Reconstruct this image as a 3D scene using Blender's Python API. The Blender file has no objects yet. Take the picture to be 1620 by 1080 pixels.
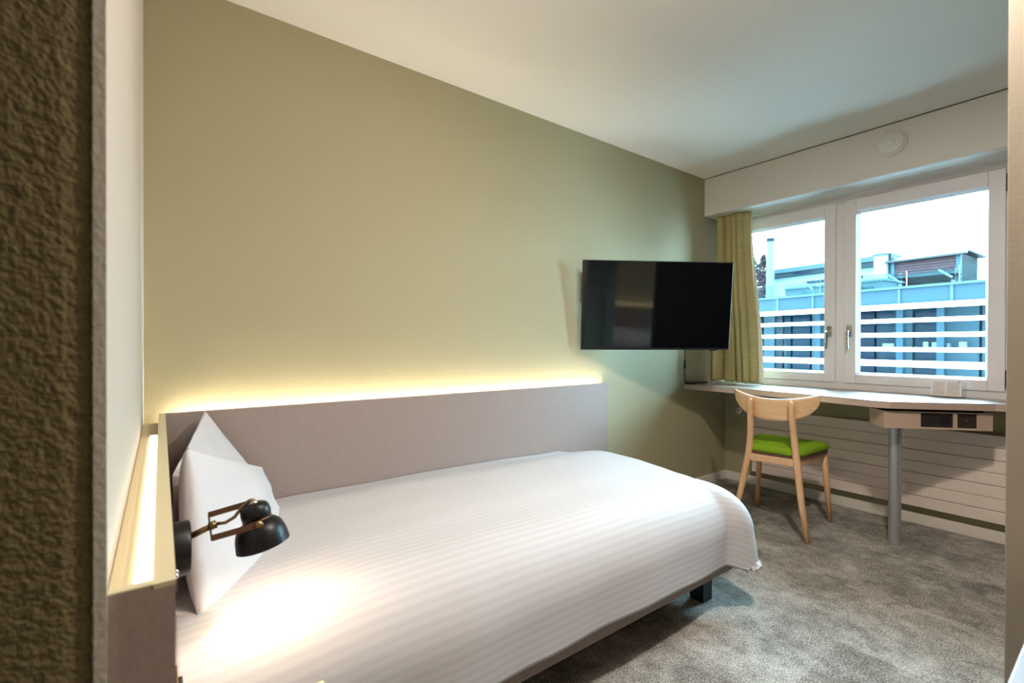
import bpy, bmesh, math, random
from mathutils import Vector, Matrix, noise
random.seed(7)
C = bpy.context.scene.collection
PI = math.pi

# ------------------------------------------------------------------ camera
F_PX, YAW, PITCH, ROLL, CY = 747.487, math.radians(53.374), math.radians(-0.2366), math.radians(0.1298), 546.64
cam_d = bpy.data.cameras.new('camera')
cam = bpy.data.objects.new('camera', cam_d); C.objects.link(cam)
fw = Vector((-math.sin(YAW), math.cos(YAW), 0)); rt = Vector((math.cos(YAW), math.sin(YAW), 0)); up = Vector((0, 0, 1))
f2 = fw*math.cos(PITCH)+up*math.sin(PITCH); u2 = -fw*math.sin(PITCH)+up*math.cos(PITCH)
r3 = rt*math.cos(ROLL)+u2*math.sin(ROLL); u3 = -rt*math.sin(ROLL)+u2*math.cos(ROLL)
mw = Matrix((r3, u3, -f2)).transposed().to_4x4()
mw.translation = Vector((2.0, 0.0, 1.0583))
cam.matrix_world = mw
cam_d.sensor_width = 36; cam_d.lens = F_PX*36/1620; cam_d.shift_y = (CY-540)/1620
cam_d.clip_start = 0.02
cam_d.dof.use_dof = True; cam_d.dof.focus_distance = 2.3; cam_d.dof.aperture_fstop = 4.5
bpy.context.scene.camera = cam

# ------------------------------------------------------------------ sky, lights, exposure
def lin(r, g, b):
    f = lambda c: (c/255/12.92) if c/255 <= 0.04045 else ((c/255+0.055)/1.055)**2.4
    return (f(r), f(g), f(b), 1)
SKY = 46.0
world = bpy.data.worlds.new('overcast_sky'); bpy.context.scene.world = world
world.use_nodes = True
bg = world.node_tree.nodes['Background']
bg.inputs[0].default_value = (0.50, 0.81, 1.0, 1); bg.inputs[1].default_value = SKY
vs = bpy.context.scene.view_settings
vs.view_transform = 'Standard'; vs.look = 'None'; vs.gamma = 1; vs.use_curve_mapping = False; vs.exposure = 0.35
bpy.context.scene.display_settings.display_device = 'sRGB'
cy = bpy.context.scene.cycles
cy.max_bounces = 10; cy.diffuse_bounces = 6; cy.glossy_bounces = 4; cy.transparent_max_bounces = 12; cy.sample_clamp_indirect = 6
cy.caustics_reflective = False; cy.caustics_refractive = False

def lamp(name, kind, loc, energy, color, rot=(0, 0, 0), **kw):
    d = bpy.data.lights.new(name, kind); d.energy = energy; d.color = color
    for k, v in kw.items(): setattr(d, k, v)
    o = bpy.data.objects.new(name, d); C.objects.link(o); o.location = loc; o.rotation_euler = rot
    return o
WARM = (1.0, 0.80, 0.56)
LAMP = (1.0, 0.895, 0.795)
room_light = lamp('ceiling_light', 'AREA', (1.75, 1.33, 2.285), 33, LAMP, size=0.14, shape='DISK')
ceiling_fill = lamp('ceiling_fill', 'POINT', (1.30, 0.75, 2.12), 14, LAMP, shadow_soft_size=0.10)  # added unseen point light that brightens the ceiling; no fixture belongs to it
hall_light = lamp('hall_light', 'AREA', (2.02, 1.02, 2.285), 2.0, LAMP, size=0.16, shape='DISK')
portal = lamp('window_portal', 'AREA', (0.83, 3.66, 1.4), 1, (1, 1, 1), rot=(-PI/2, 0, 0), shape='RECTANGLE', size=1.66, size_y=1.3)
portal.data.cycles.is_portal = True

# ------------------------------------------------------------------ materials
def mat(name, col, rough=0.6, metal=0.0, spec=0.5, bump=0.0, bscale=200.0, mottle=0.0, mscale=6.0, stretch=None, emit=None, estr=0.0, col2=None, detail=3, bdist=0.004):
    m = bpy.data.materials.new(name); m.use_nodes = True
    nt = m.node_tree; b = nt.nodes['Principled BSDF']
    b.inputs['Base Color'].default_value = col; b.inputs['Roughness'].default_value = rough
    b.inputs['Metallic'].default_value = metal; b.inputs['Specular IOR Level'].default_value = spec
    if emit: b.inputs['Emission Color'].default_value = emit; b.inputs['Emission Strength'].default_value = estr
    if bump or mottle:
        tc = nt.nodes.new('ShaderNodeTexCoord'); mp = nt.nodes.new('ShaderNodeMapping')
        nt.links.new(tc.outputs['Object'], mp.inputs[0])
        if stretch: mp.inputs['Scale'].default_value = stretch
    if mottle:
        n = nt.nodes.new('ShaderNodeTexNoise'); n.inputs['Scale'].default_value = mscale; n.inputs['Detail'].default_value = detail
        nt.links.new(mp.outputs[0], n.inputs[0])
        mx = nt.nodes.new('ShaderNodeMix'); mx.data_type = 'RGBA'
        c2 = col2 or tuple(c*(1-mottle) for c in col[:3])+(1,)
        mx.inputs[6].default_value = col; mx.inputs[7].default_value = c2
        rp = nt.nodes.new('ShaderNodeMapRange'); rp.inputs[1].default_value = .35; rp.inputs[2].default_value = .65
        nt.links.new(n.outputs[0], rp.inputs[0]); nt.links.new(rp.outputs[0], mx.inputs[0]); nt.links.new(mx.outputs[2], b.inputs['Base Color'])
    if bump:
        n2 = nt.nodes.new('ShaderNodeTexNoise'); n2.inputs['Scale'].default_value = bscale; n2.inputs['Detail'].default_value = 2
        nt.links.new(mp.outputs[0], n2.inputs[0])
        bp = nt.nodes.new('ShaderNodeBump'); bp.inputs['Strength'].default_value = bump; bp.inputs['Distance'].default_value = bdist
        nt.links.new(n2.outputs[0], bp.inputs['Height']); nt.links.new(bp.outputs[0], b.inputs['Normal'])
    return m

GREEN = lin(162, 154, 123)
M = {}
M['green_wall'] = mat('green_wall_paint', GREEN, .75, bump=.25, bscale=130, spec=.3)
M['rough_plaster'] = mat('rough_plaster', lin(104, 93, 64), .85, bump=.3, bscale=420, spec=.25, bdist=.003)
M['white_wall'] = mat('white_wall_paint', lin(182, 175, 163), .8, bump=.3, bscale=150, spec=.25)
M['ceiling'] = mat('ceiling_paint', lin(226, 222, 214), .85, spec=.2)
M['white_lacquer'] = mat('white_lacquer', lin(222, 217, 210), .45)
M['pelmet'] = mat('pelmet_white', lin(212, 206, 198), .55)
M['baseboard'] = mat('baseboard_white', lin(222, 212, 200), .5)
M['pvc'] = mat('window_white', lin(228, 221, 222), .35)
M['radiator'] = mat('radiator_enamel', lin(230, 212, 200), .45)
M['dark_gap'] = mat('dark_gap', lin(40, 34, 28), .8)
M['laminate'] = mat('mauve_laminate', lin(158, 140, 132), .55, mottle=.14, mscale=5, stretch=(1, 40, 40), bump=.08, bscale=400)
M['laminate_edge'] = mat('laminate_edge_beige', lin(200, 186, 152), .55)
M['bed_rail'] = mat('bed_rail_brown', lin(134, 112, 102), .5)
M['black_plastic'] = mat('black_plastic', lin(18, 18, 20), .4)
M['matte_black'] = mat('matte_black_metal', lin(26, 25, 26), .38, metal=.5, spec=.5)
M['brass'] = mat('antique_brass', lin(128, 104, 72), .32, metal=.9)
M['bracket'] = mat('bronze_bracket', lin(98, 68, 52), .4, metal=.7)
M['chrome'] = mat('satin_nickel', lin(196, 192, 186), .25, metal=1)
M['steel'] = mat('silver_leg', lin(178, 176, 178), .38, metal=.6)
M['wood'] = mat('beech_wood', lin(228, 186, 144), .42, mottle=.14, mscale=3, stretch=(18, 18, 1.6), col2=lin(214, 166, 120))
M['ply'] = mat('beech_plywood', lin(230, 190, 146), .4, mottle=.1, mscale=4, stretch=(1.2, 10, 14), col2=lin(218, 174, 128))
M['green_fabric'] = mat('green_seat_fabric', lin(124, 158, 32), .9, bump=.3, bscale=500, spec=.2)
M['pad_under'] = mat('pad_underside', lin(96, 62, 54), .8)
M['desk_top'] = mat('desk_laminate', lin(158, 146, 136), .38, mottle=.06, mscale=4, stretch=(2, 30, 30))
M['desk_edge'] = mat('desk_edge_band', lin(186, 162, 146), .5, mottle=.06, mscale=4, stretch=(2, 30, 30))
M['box_wood'] = mat('power_box_laminate', lin(190, 164, 144), .5)
M['socket'] = mat('socket_dark', lin(50, 42, 40), .45)
M['socket_line'] = mat('socket_inner', lin(30, 25, 24), .5)
M['pillow'] = mat('pillow_cotton', lin(198, 192, 191), .85, bump=.5, bscale=11, spec=.2, bdist=.02, stretch=(1, 1, .6))
M['mattress'] = mat('mattress_cover', lin(225, 220, 214), .9)
M['paper'] = None
M['ceramic'] = mat('sensor_white', lin(216, 211, 203), .5)
M['lining'] = mat('curtain_lining', lin(224, 222, 205), .8)
M['bench'] = mat('bench_white', lin(126, 118, 123), .4)
M['led'] = mat('led_strip_glow', (1, 1, 1, 1), emit=(1.0, 0.90, 0.71, 1), estr=75)
M['led_head'] = mat('led_strip_glow_head', (1, 1, 1, 1), emit=(1.0, 0.91, 0.74, 1), estr=4)
M['bulb'] = mat('bulb_glow', (1, 1, 1, 1), emit=(1.0, 0.80, 0.55, 1), estr=20)
M['shade_in'] = mat('shade_inside', lin(225, 215, 200), .4)

def carpet_mat():
    m = bpy.data.materials.new('grey_carpet'); m.use_nodes = True; nt = m.node_tree; b = nt.nodes['Principled BSDF']
    L = nt.links.new; N = nt.nodes.new
    tc = N('ShaderNodeTexCoord')
    def noi(s, d=3, r=.6, w=0):
        n = N('ShaderNodeTexNoise'); n.inputs['Scale'].default_value = s; n.inputs['Detail'].default_value = d; n.inputs['Roughness'].default_value = r
        n.inputs['Distortion'].default_value = w
        L(tc.outputs['Object'], n.inputs[0]); return n.outputs[0]
    def mr(x, a, c, d=0, e=1):
        n = N('ShaderNodeMapRange'); L(x, n.inputs[0]); n.inputs[1].default_value = a; n.inputs[2].default_value = c; n.inputs[3].default_value = d; n.inputs[4].default_value = e; return n.outputs[0]
    def ma(op, a, c):
        n = N('ShaderNodeMath'); n.operation = op
        for i, v in enumerate((a, c)):
            if isinstance(v, (int, float)): n.inputs[i].default_value = v
            else: L(v, n.inputs[i])
        return n.outputs[0]
    # half-metre carpet tiles, each with its own shade
    mp = N('ShaderNodeMapping'); mp.inputs['Scale'].default_value = (2, 2, 2); mp.inputs['Location'].default_value = (.3, .12, 0); L(tc.outputs['Object'], mp.inputs[0])
    fl = N('ShaderNodeVectorMath'); fl.operation = 'FLOOR'; L(mp.outputs[0], fl.inputs[0])
    wn = N('ShaderNodeTexWhiteNoise'); L(fl.outputs[0], wn.inputs[0])
    big = mr(noi(3.6, 6, .66, .3), .40, .60); mid = mr(noi(17, 5, .75, .3), .36, .64); fine = mr(noi(190, 3, .8), .36, .64)
    v = ma('ADD', ma('MULTIPLY', big, .24), ma('ADD', ma('MULTIPLY', mid, .26), ma('ADD', ma('MULTIPLY', wn.outputs[0], .20), .07)))
    v = ma('ADD', v, ma('MULTIPLY', ma('ADD', fine, -.5), .80))
    cr = N('ShaderNodeValToRGB'); L(v, cr.inputs[0])
    e = cr.color_ramp.elements; e[0].position = .0; e[0].color = lin(84, 80, 74); e[1].position = .95; e[1].color = lin(222, 218, 210)
    e2 = cr.color_ramp.elements.new(.42); e2.color = lin(146, 141, 133)
    L(cr.outputs[0], b.inputs['Base Color']); b.inputs['Roughness'].default_value = .95; b.inputs['Specular IOR Level'].default_value = .1
    bp = N('ShaderNodeBump'); bp.inputs['Strength'].default_value = .6; bp.inputs['Distance'].default_value = .004; L(fine, bp.inputs['Height']); L(bp.outputs[0], b.inputs['Normal'])
    return m
M['carpet'] = carpet_mat()

def duvet_mat():
    m = bpy.data.materials.new('white_damask_stripe'); m.use_nodes = True; nt = m.node_tree; b = nt.nodes['Principled BSDF']
    L = nt.links.new; N = nt.nodes.new
    uv = N('ShaderNodeUVMap'); uv.uv_map = 'cloth'
    sp = N('ShaderNodeSeparateXYZ'); L(uv.outputs[0], sp.inputs[0])
    s = N('ShaderNodeMath'); s.operation = 'MULTIPLY'; L(sp.outputs[0], s.inputs[0]); s.inputs[1].default_value = 2*PI/.0215
    si = N('ShaderNodeMath'); si.operation = 'SINE'; L(s.outputs[0], si.inputs[0])
    r = N('ShaderNodeMapRange'); L(si.outputs[0], r.inputs[0]); r.inputs[1].default_value = -.35; r.inputs[2].default_value = .35
    mx = N('ShaderNodeMix'); mx.data_type = 'RGBA'; L(r.outputs[0], mx.inputs[0]); mx.inputs[6].default_value = lin(190, 186, 187); mx.inputs[7].default_value = lin(184, 180, 181)
    L(mx.outputs[2], b.inputs['Base Color'])
    r2 = N('ShaderNodeMapRange'); L(r.outputs[0], r2.inputs[0]); r2.inputs[3].default_value = .58; r2.inputs[4].default_value = .66
    L(r2.outputs[0], b.inputs['Roughness']); b.inputs['Specular IOR Level'].default_value = .35
    bp = N('ShaderNodeBump'); bp.inputs['Strength'].default_value = .045; bp.inputs['Distance'].default_value = .0015; L(si.outputs[0], bp.inputs['Height']); L(bp.outputs[0], b.inputs['Normal'])
    return m
M['duvet'] = duvet_mat()

def curtain_mat():
    m = bpy.data.materials.new('olive_linen'); m.use_nodes = True; nt = m.node_tree; b = nt.nodes['Principled BSDF']
    L = nt.links.new; N = nt.nodes.new
    tc = N('ShaderNodeTexCoord')
    fac = None
    for sc in ((300, 300, 5), (7, 7, 300)):
        mp = N('ShaderNodeMapping'); mp.inputs['Scale'].default_value = sc; L(tc.outputs['Object'], mp.inputs[0])
        n = N('ShaderNodeTexNoise'); n.inputs['Scale'].default_value = 1.2; L(mp.outputs[0], n.inputs[0])
        if fac is None: fac = n.outputs[0]
        else:
            a = N('ShaderNodeMath'); a.operation = 'ADD'; L(fac, a.inputs[0]); L(n.outputs[0], a.inputs[1]); fac = a.outputs[0]
    cr = N('ShaderNodeValToRGB'); r = N('ShaderNodeMath'); r.operation = 'MULTIPLY'; r.inputs[1].default_value = .5; L(fac, r.inputs[0]); L(r.outputs[0], cr.inputs[0])
    cr.color_ramp.elements[0].position = .35; cr.color_ramp.elements[0].color = lin(162, 149, 101)
    cr.color_ramp.elements[1].position = .66; cr.color_ramp.elements[1].color = lin(184, 172, 123)
    L(cr.outputs[0], b.inputs['Base Color']); b.inputs['Roughness'].default_value = .85; b.inputs['Specular IOR Level'].default_value = .15
    return m
M['curtain'] = curtain_mat()

def glass_mat(name, tint, ior=1.35):
    m = bpy.data.materials.new(name); m.use_nodes = True; nt = m.node_tree; L = nt.links.new; N = nt.nodes.new
    nt.nodes.remove(nt.nodes['Principled BSDF']); out = nt.nodes['Material Output']
    tr = N('ShaderNodeBsdfTransparent'); tr.inputs[0].default_value = tint
    gl = N('ShaderNodeBsdfGlossy'); gl.inputs['Roughness'].default_value = .01
    fr = N('ShaderNodeFresnel'); fr.inputs[0].default_value = ior
    mx = N('ShaderNodeMixShader'); L(fr.outputs[0], mx.inputs[0]); L(tr.outputs[0], mx.inputs[1]); L(gl.outputs[0], mx.inputs[2]); L(mx.outputs[0], out.inputs[0])
    return m
M['glass'] = glass_mat('window_glass', (.93, .97, .98, 1))
M['rail_glass'] = glass_mat('railing_glass', (.80, .93, .95, 1), 1.08)
M['acrylic'] = glass_mat('clear_acrylic', (.96, .97, .98, 1))
M['screen'] = mat('tv_screen_gloss', lin(5, 6, 8), .055, spec=.75)

def paper_mat():
    m = bpy.data.materials.new('printed_paper'); m.use_nodes = True; nt = m.node_tree; b = nt.nodes['Principled BSDF']; L = nt.links.new; N = nt.nodes.new
    uv = N('ShaderNodeUVMap'); uv.uv_map = 'page'
    mp = N('ShaderNodeMapping'); L(uv.outputs[0], mp.inputs[0]); mp.inputs['Scale'].default_value = (26, 22, 1)
    br = N('ShaderNodeTexBrick'); L(mp.outputs[0], br.inputs[0]); br.inputs['Color1'].default_value = lin(176, 158, 154); br.inputs['Color2'].default_value = lin(204, 190, 186); br.inputs['Mortar'].default_value = lin(232, 224, 222)
    br.inputs['Scale'].default_value = 1; br.inputs['Mortar Size'].default_value = .17; br.inputs['Brick Width'].default_value = 2.3; br.inputs['Row Height'].default_value = 1
    sp = N('ShaderNodeSeparateXYZ'); L(uv.outputs[0], sp.inputs[0])
    # columns: two text blocks with margins
    def box(x, lo, hi):
        a = N('ShaderNodeMath'); a.operation = 'GREATER_THAN'; L(x, a.inputs[0]); a.inputs[1].default_value = lo
        c = N('ShaderNodeMath'); c.operation = 'LESS_THAN'; L(x, c.inputs[0]); c.inputs[1].default_value = hi
        d = N('ShaderNodeMath'); d.operation = 'MULTIPLY'; L(a.outputs[0], d.inputs[0]); L(c.outputs[0], d.inputs[1]); return d.outputs[0]
    ad = N('ShaderNodeMath'); ad.operation = 'ADD'; L(box(sp.outputs[0], .06, .46), ad.inputs[0]); L(box(sp.outputs[0], .52, .93), ad.inputs[1])
    ml = N('ShaderNodeMath'); ml.operation = 'MULTIPLY'; L(ad.outputs[0], ml.inputs[0]); L(box(sp.outputs[1], .07, .86), ml.inputs[1])
    mx = N('ShaderNodeMix'); mx.data_type = 'RGBA'; L(ml.outputs[0], mx.inputs[0]); mx.inputs[6].default_value = lin(232, 224, 222); L(br.outputs[0], mx.inputs[7])
    L(mx.outputs[2], b.inputs['Base Color']); b.inputs['Roughness'].default_value = .7
    return m
M['paper'] = paper_mat()
# exterior
M['slat'] = mat('white_louvre', lin(226, 236, 238), .5, spec=.02)
M['facade_panel'] = mat('blue_grey_panel', lin(24, 37, 44), .6, spec=.02)
M['facade_trim'] = mat('grey_trim', lin(35, 48, 53), .6, spec=.02)
M['facade_glass'] = mat('dark_blue_glass', lin(10, 23, 31), .12, spec=.02)
M['facade_glass_dark'] = mat('deep_blue_glass', lin(7, 16, 25), .12, spec=.02)
M['facade_glass_light'] = mat('pale_blue_blind', lin(33, 48, 54), .5, spec=.02)
M['column'] = mat('pale_column', lin(33, 49, 56), .6, spec=.02)
M['roof_felt'] = mat('roof_gravel', lin(29, 43, 46), .9, mottle=.3, mscale=3, spec=.02)
M['shed_wood'] = mat('weathered_plank', lin(45, 35, 37), .8, mottle=.3, mscale=8, spec=.02)
M['shed_wood_dark'] = mat('dark_plank', lin(15, 19, 21), .8, mottle=.3, mscale=8, spec=.02)
M['shed_roof'] = mat('mauve_metal_roof', lin(35, 37, 38), .5, spec=.02)
M['white_render'] = mat('white_render', lin(74, 91, 95), .8, spec=.02)
M['grey_render'] = mat('grey_render', lin(34, 46, 48), .8, spec=.02)
M['chimney'] = mat('chimney_render', lin(54, 80, 82), .8, spec=.02)
M['dark_metal'] = mat('grey_metal', lin(19, 28, 31), .5, spec=.02)
M['leaf_green'] = mat('tree_leaves', lin(22, 42, 39), .8, mottle=.4, mscale=6, spec=.02)
M['leaf_red'] = mat('copper_leaves', lin(39, 31, 36), .8, mottle=.4, mscale=6, spec=.02)
M['asphalt'] = mat('asphalt', lin(170, 172, 172), .9, spec=.02)

# ------------------------------------------------------------------ mesh helpers
def obj(name, bm, material, parent=None, smooth=False, bevel=0, seg=2):
    me = bpy.data.meshes.new(name)
    bmesh.ops.recalc_face_normals(bm, faces=bm.faces)
    bm.to_mesh(me); bm.free()
    mats = material if isinstance(material, (list, tuple)) else [material]
    for m in mats: me.materials.append(m)
    o = bpy.data.objects.new(name, me); C.objects.link(o)
    if smooth:
        for p in me.polygons: p.use_smooth = True
    if parent: o.parent = parent
    if bevel:
        md = o.modifiers.new('bevel', 'BEVEL'); md.width = bevel; md.segments = seg; md.limit_method = 'ANGLE'; md.angle_limit = math.radians(40)
    return o
def tag(o, label=None, cat=None, group=None, kind=None):
    if label: o['label'] = label
    if cat: o['category'] = cat
    if group: o['group'] = group
    if kind: o['kind'] = kind
    return o
def thing(name, label, cat, loc=(0, 0, 0), rz=0, group=None):
    o = bpy.data.objects.new(name, None); C.objects.link(o); o.location = loc; o.rotation_euler = (0, 0, rz); o.empty_display_size = .1
    return tag(o, label, cat, group)
def struct(name, bm, m, **k): return tag(obj(name, bm, m, **k), kind='structure')
def box(bm, x0, x1, y0, y1, z0, z1, mi=0):
    r = bmesh.ops.create_cube(bm, size=1)
    for v in r['verts']: v.co = Vector((x0+(v.co.x+.5)*(x1-x0), y0+(v.co.y+.5)*(y1-y0), z0+(v.co.z+.5)*(z1-z0)))
    for f in {f for v in r['verts'] for f in v.link_faces}: f.material_index = mi
    return r['verts']
def bx(*a): bm = bmesh.new(); box(bm, *a); return bm
def prism(bm, pts, z0, z1, mi=0):
    lo = [bm.verts.new((x, y, z0)) for x, y in pts]; hi = [bm.verts.new((x, y, z1)) for x, y in pts]
    n = len(pts); fs = [bm.faces.new(lo), bm.faces.new(hi)]
    fs += [bm.faces.new((lo[i], lo[(i+1) % n], hi[(i+1) % n], hi[i])) for i in range(n)]
    for f in fs: f.material_index = mi
    return lo+hi
def frame_of(d):
    d = Vector(d).normalized(); a = Vector((0, 0, 1)) if abs(d.z) < .9 else Vector((1, 0, 0))
    x = d.cross(a).normalized(); return x, d.cross(x).normalized(), d
def tube(bm, pts, rad, n=12, caps=True, flat=None):
    """swept tube through pts; rad a number or list; flat=(a,b) gives elliptical factor"""
    pts = [Vector(p) for p in pts]; rings = []
    x = None
    for i, p in enumerate(pts):
        d = (pts[min(i+1, len(pts)-1)]-pts[max(i-1, 0)]).normalized()
        if x is None: x, y, _ = frame_of(d)
        else: x = (x-d*x.dot(d)).normalized(); y = d.cross(x).normalized()
        r = rad[i] if isinstance(rad, (list, tuple)) else rad
        fa, fb = flat or (1, 1)
        rings.append([bm.verts.new(p+x*math.cos(2*PI*k/n)*r*fa+y*math.sin(2*PI*k/n)*r*fb) for k in range(n)])
    for a, b in zip(rings, rings[1:]):
        for k in range(n): bm.faces.new((a[k], a[(k+1) % n], b[(k+1) % n], b[k]))
    if caps: bm.faces.new(rings[0][::-1]); bm.faces.new(rings[-1])
def lathe(bm, prof, origin=(0, 0, 0), axis=(0, 0, 1), n=32, mi=0):
    """prof: list of (radius, height along axis)"""
    x, y, d = frame_of(axis); o = Vector(origin); rings = []
    for r, h in prof:
        if r < 1e-6: rings.append([bm.verts.new(o+d*h)])
        else: rings.append([bm.verts.new(o+d*h+(x*math.cos(2*PI*k/n)+y*math.sin(2*PI*k/n))*r) for k in range(n)])
    for a, b in zip(rings, rings[1:]):
        for k in range(n):
            q = [a[k % len(a)], a[(k+1) % len(a)], b[(k+1) % len(b)], b[k % len(b)]]
            q2 = []
            for v in q:
                if v not in q2: q2.append(v)
            if len(q2) > 2:
                f = bm.faces.new(q2); f.material_index = mi
def grid(nu, nv, fn, bm=None, uvname=None, uvfn=None):
    bm = bm or bmesh.new(); V = [[bm.verts.new(fn(i/nu, j/nv)) for j in range(nv+1)] for i in range(nu+1)]
    lay = bm.loops.layers.uv.new(uvname) if uvname else None
    for i in range(nu):
        for j in range(nv):
            f = bm.faces.new((V[i][j], V[i+1][j], V[i+1][j+1], V[i][j+1]))
            if lay:
                for l, (a, b) in zip(f.loops, ((i, j), (i+1, j), (i+1, j+1), (i, j+1))): l[lay].uv = uvfn(a/nu, b/nv)
    return bm
def sm(a, b, x):
    t = min(1, max(0, (x-a)/(b-a))); return t*t*(3-2*t)

# ------------------------------------------------------------------ room shell
H = 2.302; YW = 3.596; XR = 2.45; XC = 1.432; YH = -.046; YB = -2.3
struct('floor', bx(-.1, 3.0, YB-.1, YW+.1, -.1, 0), M['carpet'])
struct('ceiling', bx(-.1, 3.0, YB-.1, YW+.1, H, H+.1), M['ceiling'])
struct('wall_left', bx(-.12, 0, YH-.1, YW+.1, 0, H), M['green_wall'])
struct('wall_head', bx(-.12, XC-.006, YH-.1, YH, 0, H), M['white_wall'])
# rough plaster wall beside the camera: real relief so that its edge is uneven
def rough(u, v):
    # wraps round the corner: first 12 mm of u go along the head wall side
    L_ = .55; z = v*H
    y = YH-.004-(u**1.6)*L_
    n = noise.noise(Vector((3.1, y*280, z*280)))*.0010+noise.noise(Vector((9.7, y*120, z*120)))*.0010
    edge = max(0, 1-(YH-.004-y)/.02)
    return Vector((XC+n-edge*.004*abs(noise.noise(Vector((1.3, 2.2, z*90))))-.003*edge, y+edge*noise.noise(Vector((5.1, z*120, 2)))*.003, z))
bm = grid(170, 1100, rough)
box(bm, XC-.10, XC-.008, YH-.56, YH-.003, 0, H)
struct('wall_corridor', bm, M['rough_plaster'], smooth=False)
struct('wall_corridor_end', bx(XC-.1, XC, YB, YH-.55, 0, H), M['rough_plaster'])
struct('wall_near', bx(XC-.1, 3.0, YB-.1, YB, 0, H), M['white_wall'])
struct('wall_corridor_right', bx(2.75, 2.85, YB, 1.43, 0, H), M['white_wall'])
wr = struct('wall_right', bx(2.40, 2.85, 1.43, YW+.1, 0, H), M['white_wall'])
mir = bpy.data.materials.new('mirror_silver'); mir.use_nodes = True
mb_ = mir.node_tree.nodes['Principled BSDF']; mb_.inputs['Metallic'].default_value = 1; mb_.inputs['Roughness'].default_value = .02; mb_.inputs['Base Color'].default_value = (.85, .87, .87, 1)
obj('mirror', bx(2.392, 2.40, 1.45, 1.955, .05, 2.1), mir, wr)
obj('dark_panel', bx(2.385, 2.40, 1.96, 3.0, .05, 2.1), M['socket_line'], wr)
bm = bmesh.new(); box(bm, 1.826, 2.75, 1.40, 1.43, 0, H)
struct('wall_partition', bm, mat('partition_paint', lin(160, 149, 132), .7, bump=.1, bscale=150), bevel=.002)
struct('trim_2', bx(XC-.012, XC+.001, YH-.003, YH+.0062, 0, H), M['white_wall'])
# window wall (opening x -0.0..1.66, z .77..2.04)
WX0, WX1, WZ0, WZ1 = .02, 1.66, .765, 2.045
bm = bmesh.new(); box(bm, -.12, 2.75, YW, YW+.12, 0, WZ0); struct('wall_far', bm, M['green_wall'])
bm = bmesh.new(); box(bm, -.12, 2.75, YW, YW+.12, WZ1, H+.1); struct('wall_far_lintel', bm, M['white_wall'])
bm = bmesh.new(); box(bm, WX1, 2.75, YW, YW+.12, WZ0, WZ1); struct('wall_far_right', bm, M['white_wall'])
struct('baseboard_far', bx(0, 2.398, YW-.014, YW, 0, .064), M['baseboard'], bevel=.003)
struct('baseboard_left', bx(0, .014, 2.19, YW-.014, 0, .064), M['baseboard'], bevel=.003)

# ------------------------------------------------------------------ pelmet above the window
t = tag(obj('trim_1', bx(0, 2.398, 3.292, 3.312, 2.02, H-.006), M['pelmet'], bevel=.002), kind='structure')
obj('pelmet_underside', bx(0, 2.398, 3.312, 3.374, 2.022, 2.037), M['white_lacquer'], t)
obj('pelmet_underside', bx(0, 2.398, 3.380, 3.556, 2.022, 2.037), M['white_lacquer'], t)
obj('curtain_track', bx(0, 2.398, 3.374, 3.380, 2.028, 2.037), M['dark_gap'], t)
obj('shadow_gap', bx(0, 2.398, 3.298, 3.306, H-.006, H), M['dark_gap'], t)

# ------------------------------------------------------------------ window
win = bpy.data.objects.new('window_1', None); C.objects.link(win); tag(win, 'white double casement window with two sashes and nickel handles', kind='structure')
YF = 3.545
def rect_frame(x0, x1, z0, z1, w, y0, y1, wb=None):
    wb = wb or w; bm = bmesh.new()
    box(bm, x0, x0+w, y0, y1, z0, z1); box(bm, x1-w, x1, y0, y1, z0, z1)
    box(bm, x0+w, x1-w, y0, y1, z0, z0+wb); box(bm, x0+w, x1-w, y0, y1, z1-w, z1); return bm
fb = bmesh.new()
fy0, fy1 = 3.562, 3.63
box(fb, WX0, WX1, fy0, fy1, 1.975, WZ1); box(fb, WX0, WX1, fy0-.008, fy1, WZ0, .817)
box(fb, WX0, WX0+.05, fy0, fy1, .817, 1.975); box(fb, 1.55, WX1, fy0, fy1, .817, 1.975); box(fb, .768, .838, fy0, fy1, .817, 1.975)
obj('frame', fb, M['pvc'], win, bevel=.004)
obj('head_strip', bx(WX0, WX1, 3.550, fy0, 2.012, 2.04), M['pvc'], win, bevel=.003)
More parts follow.
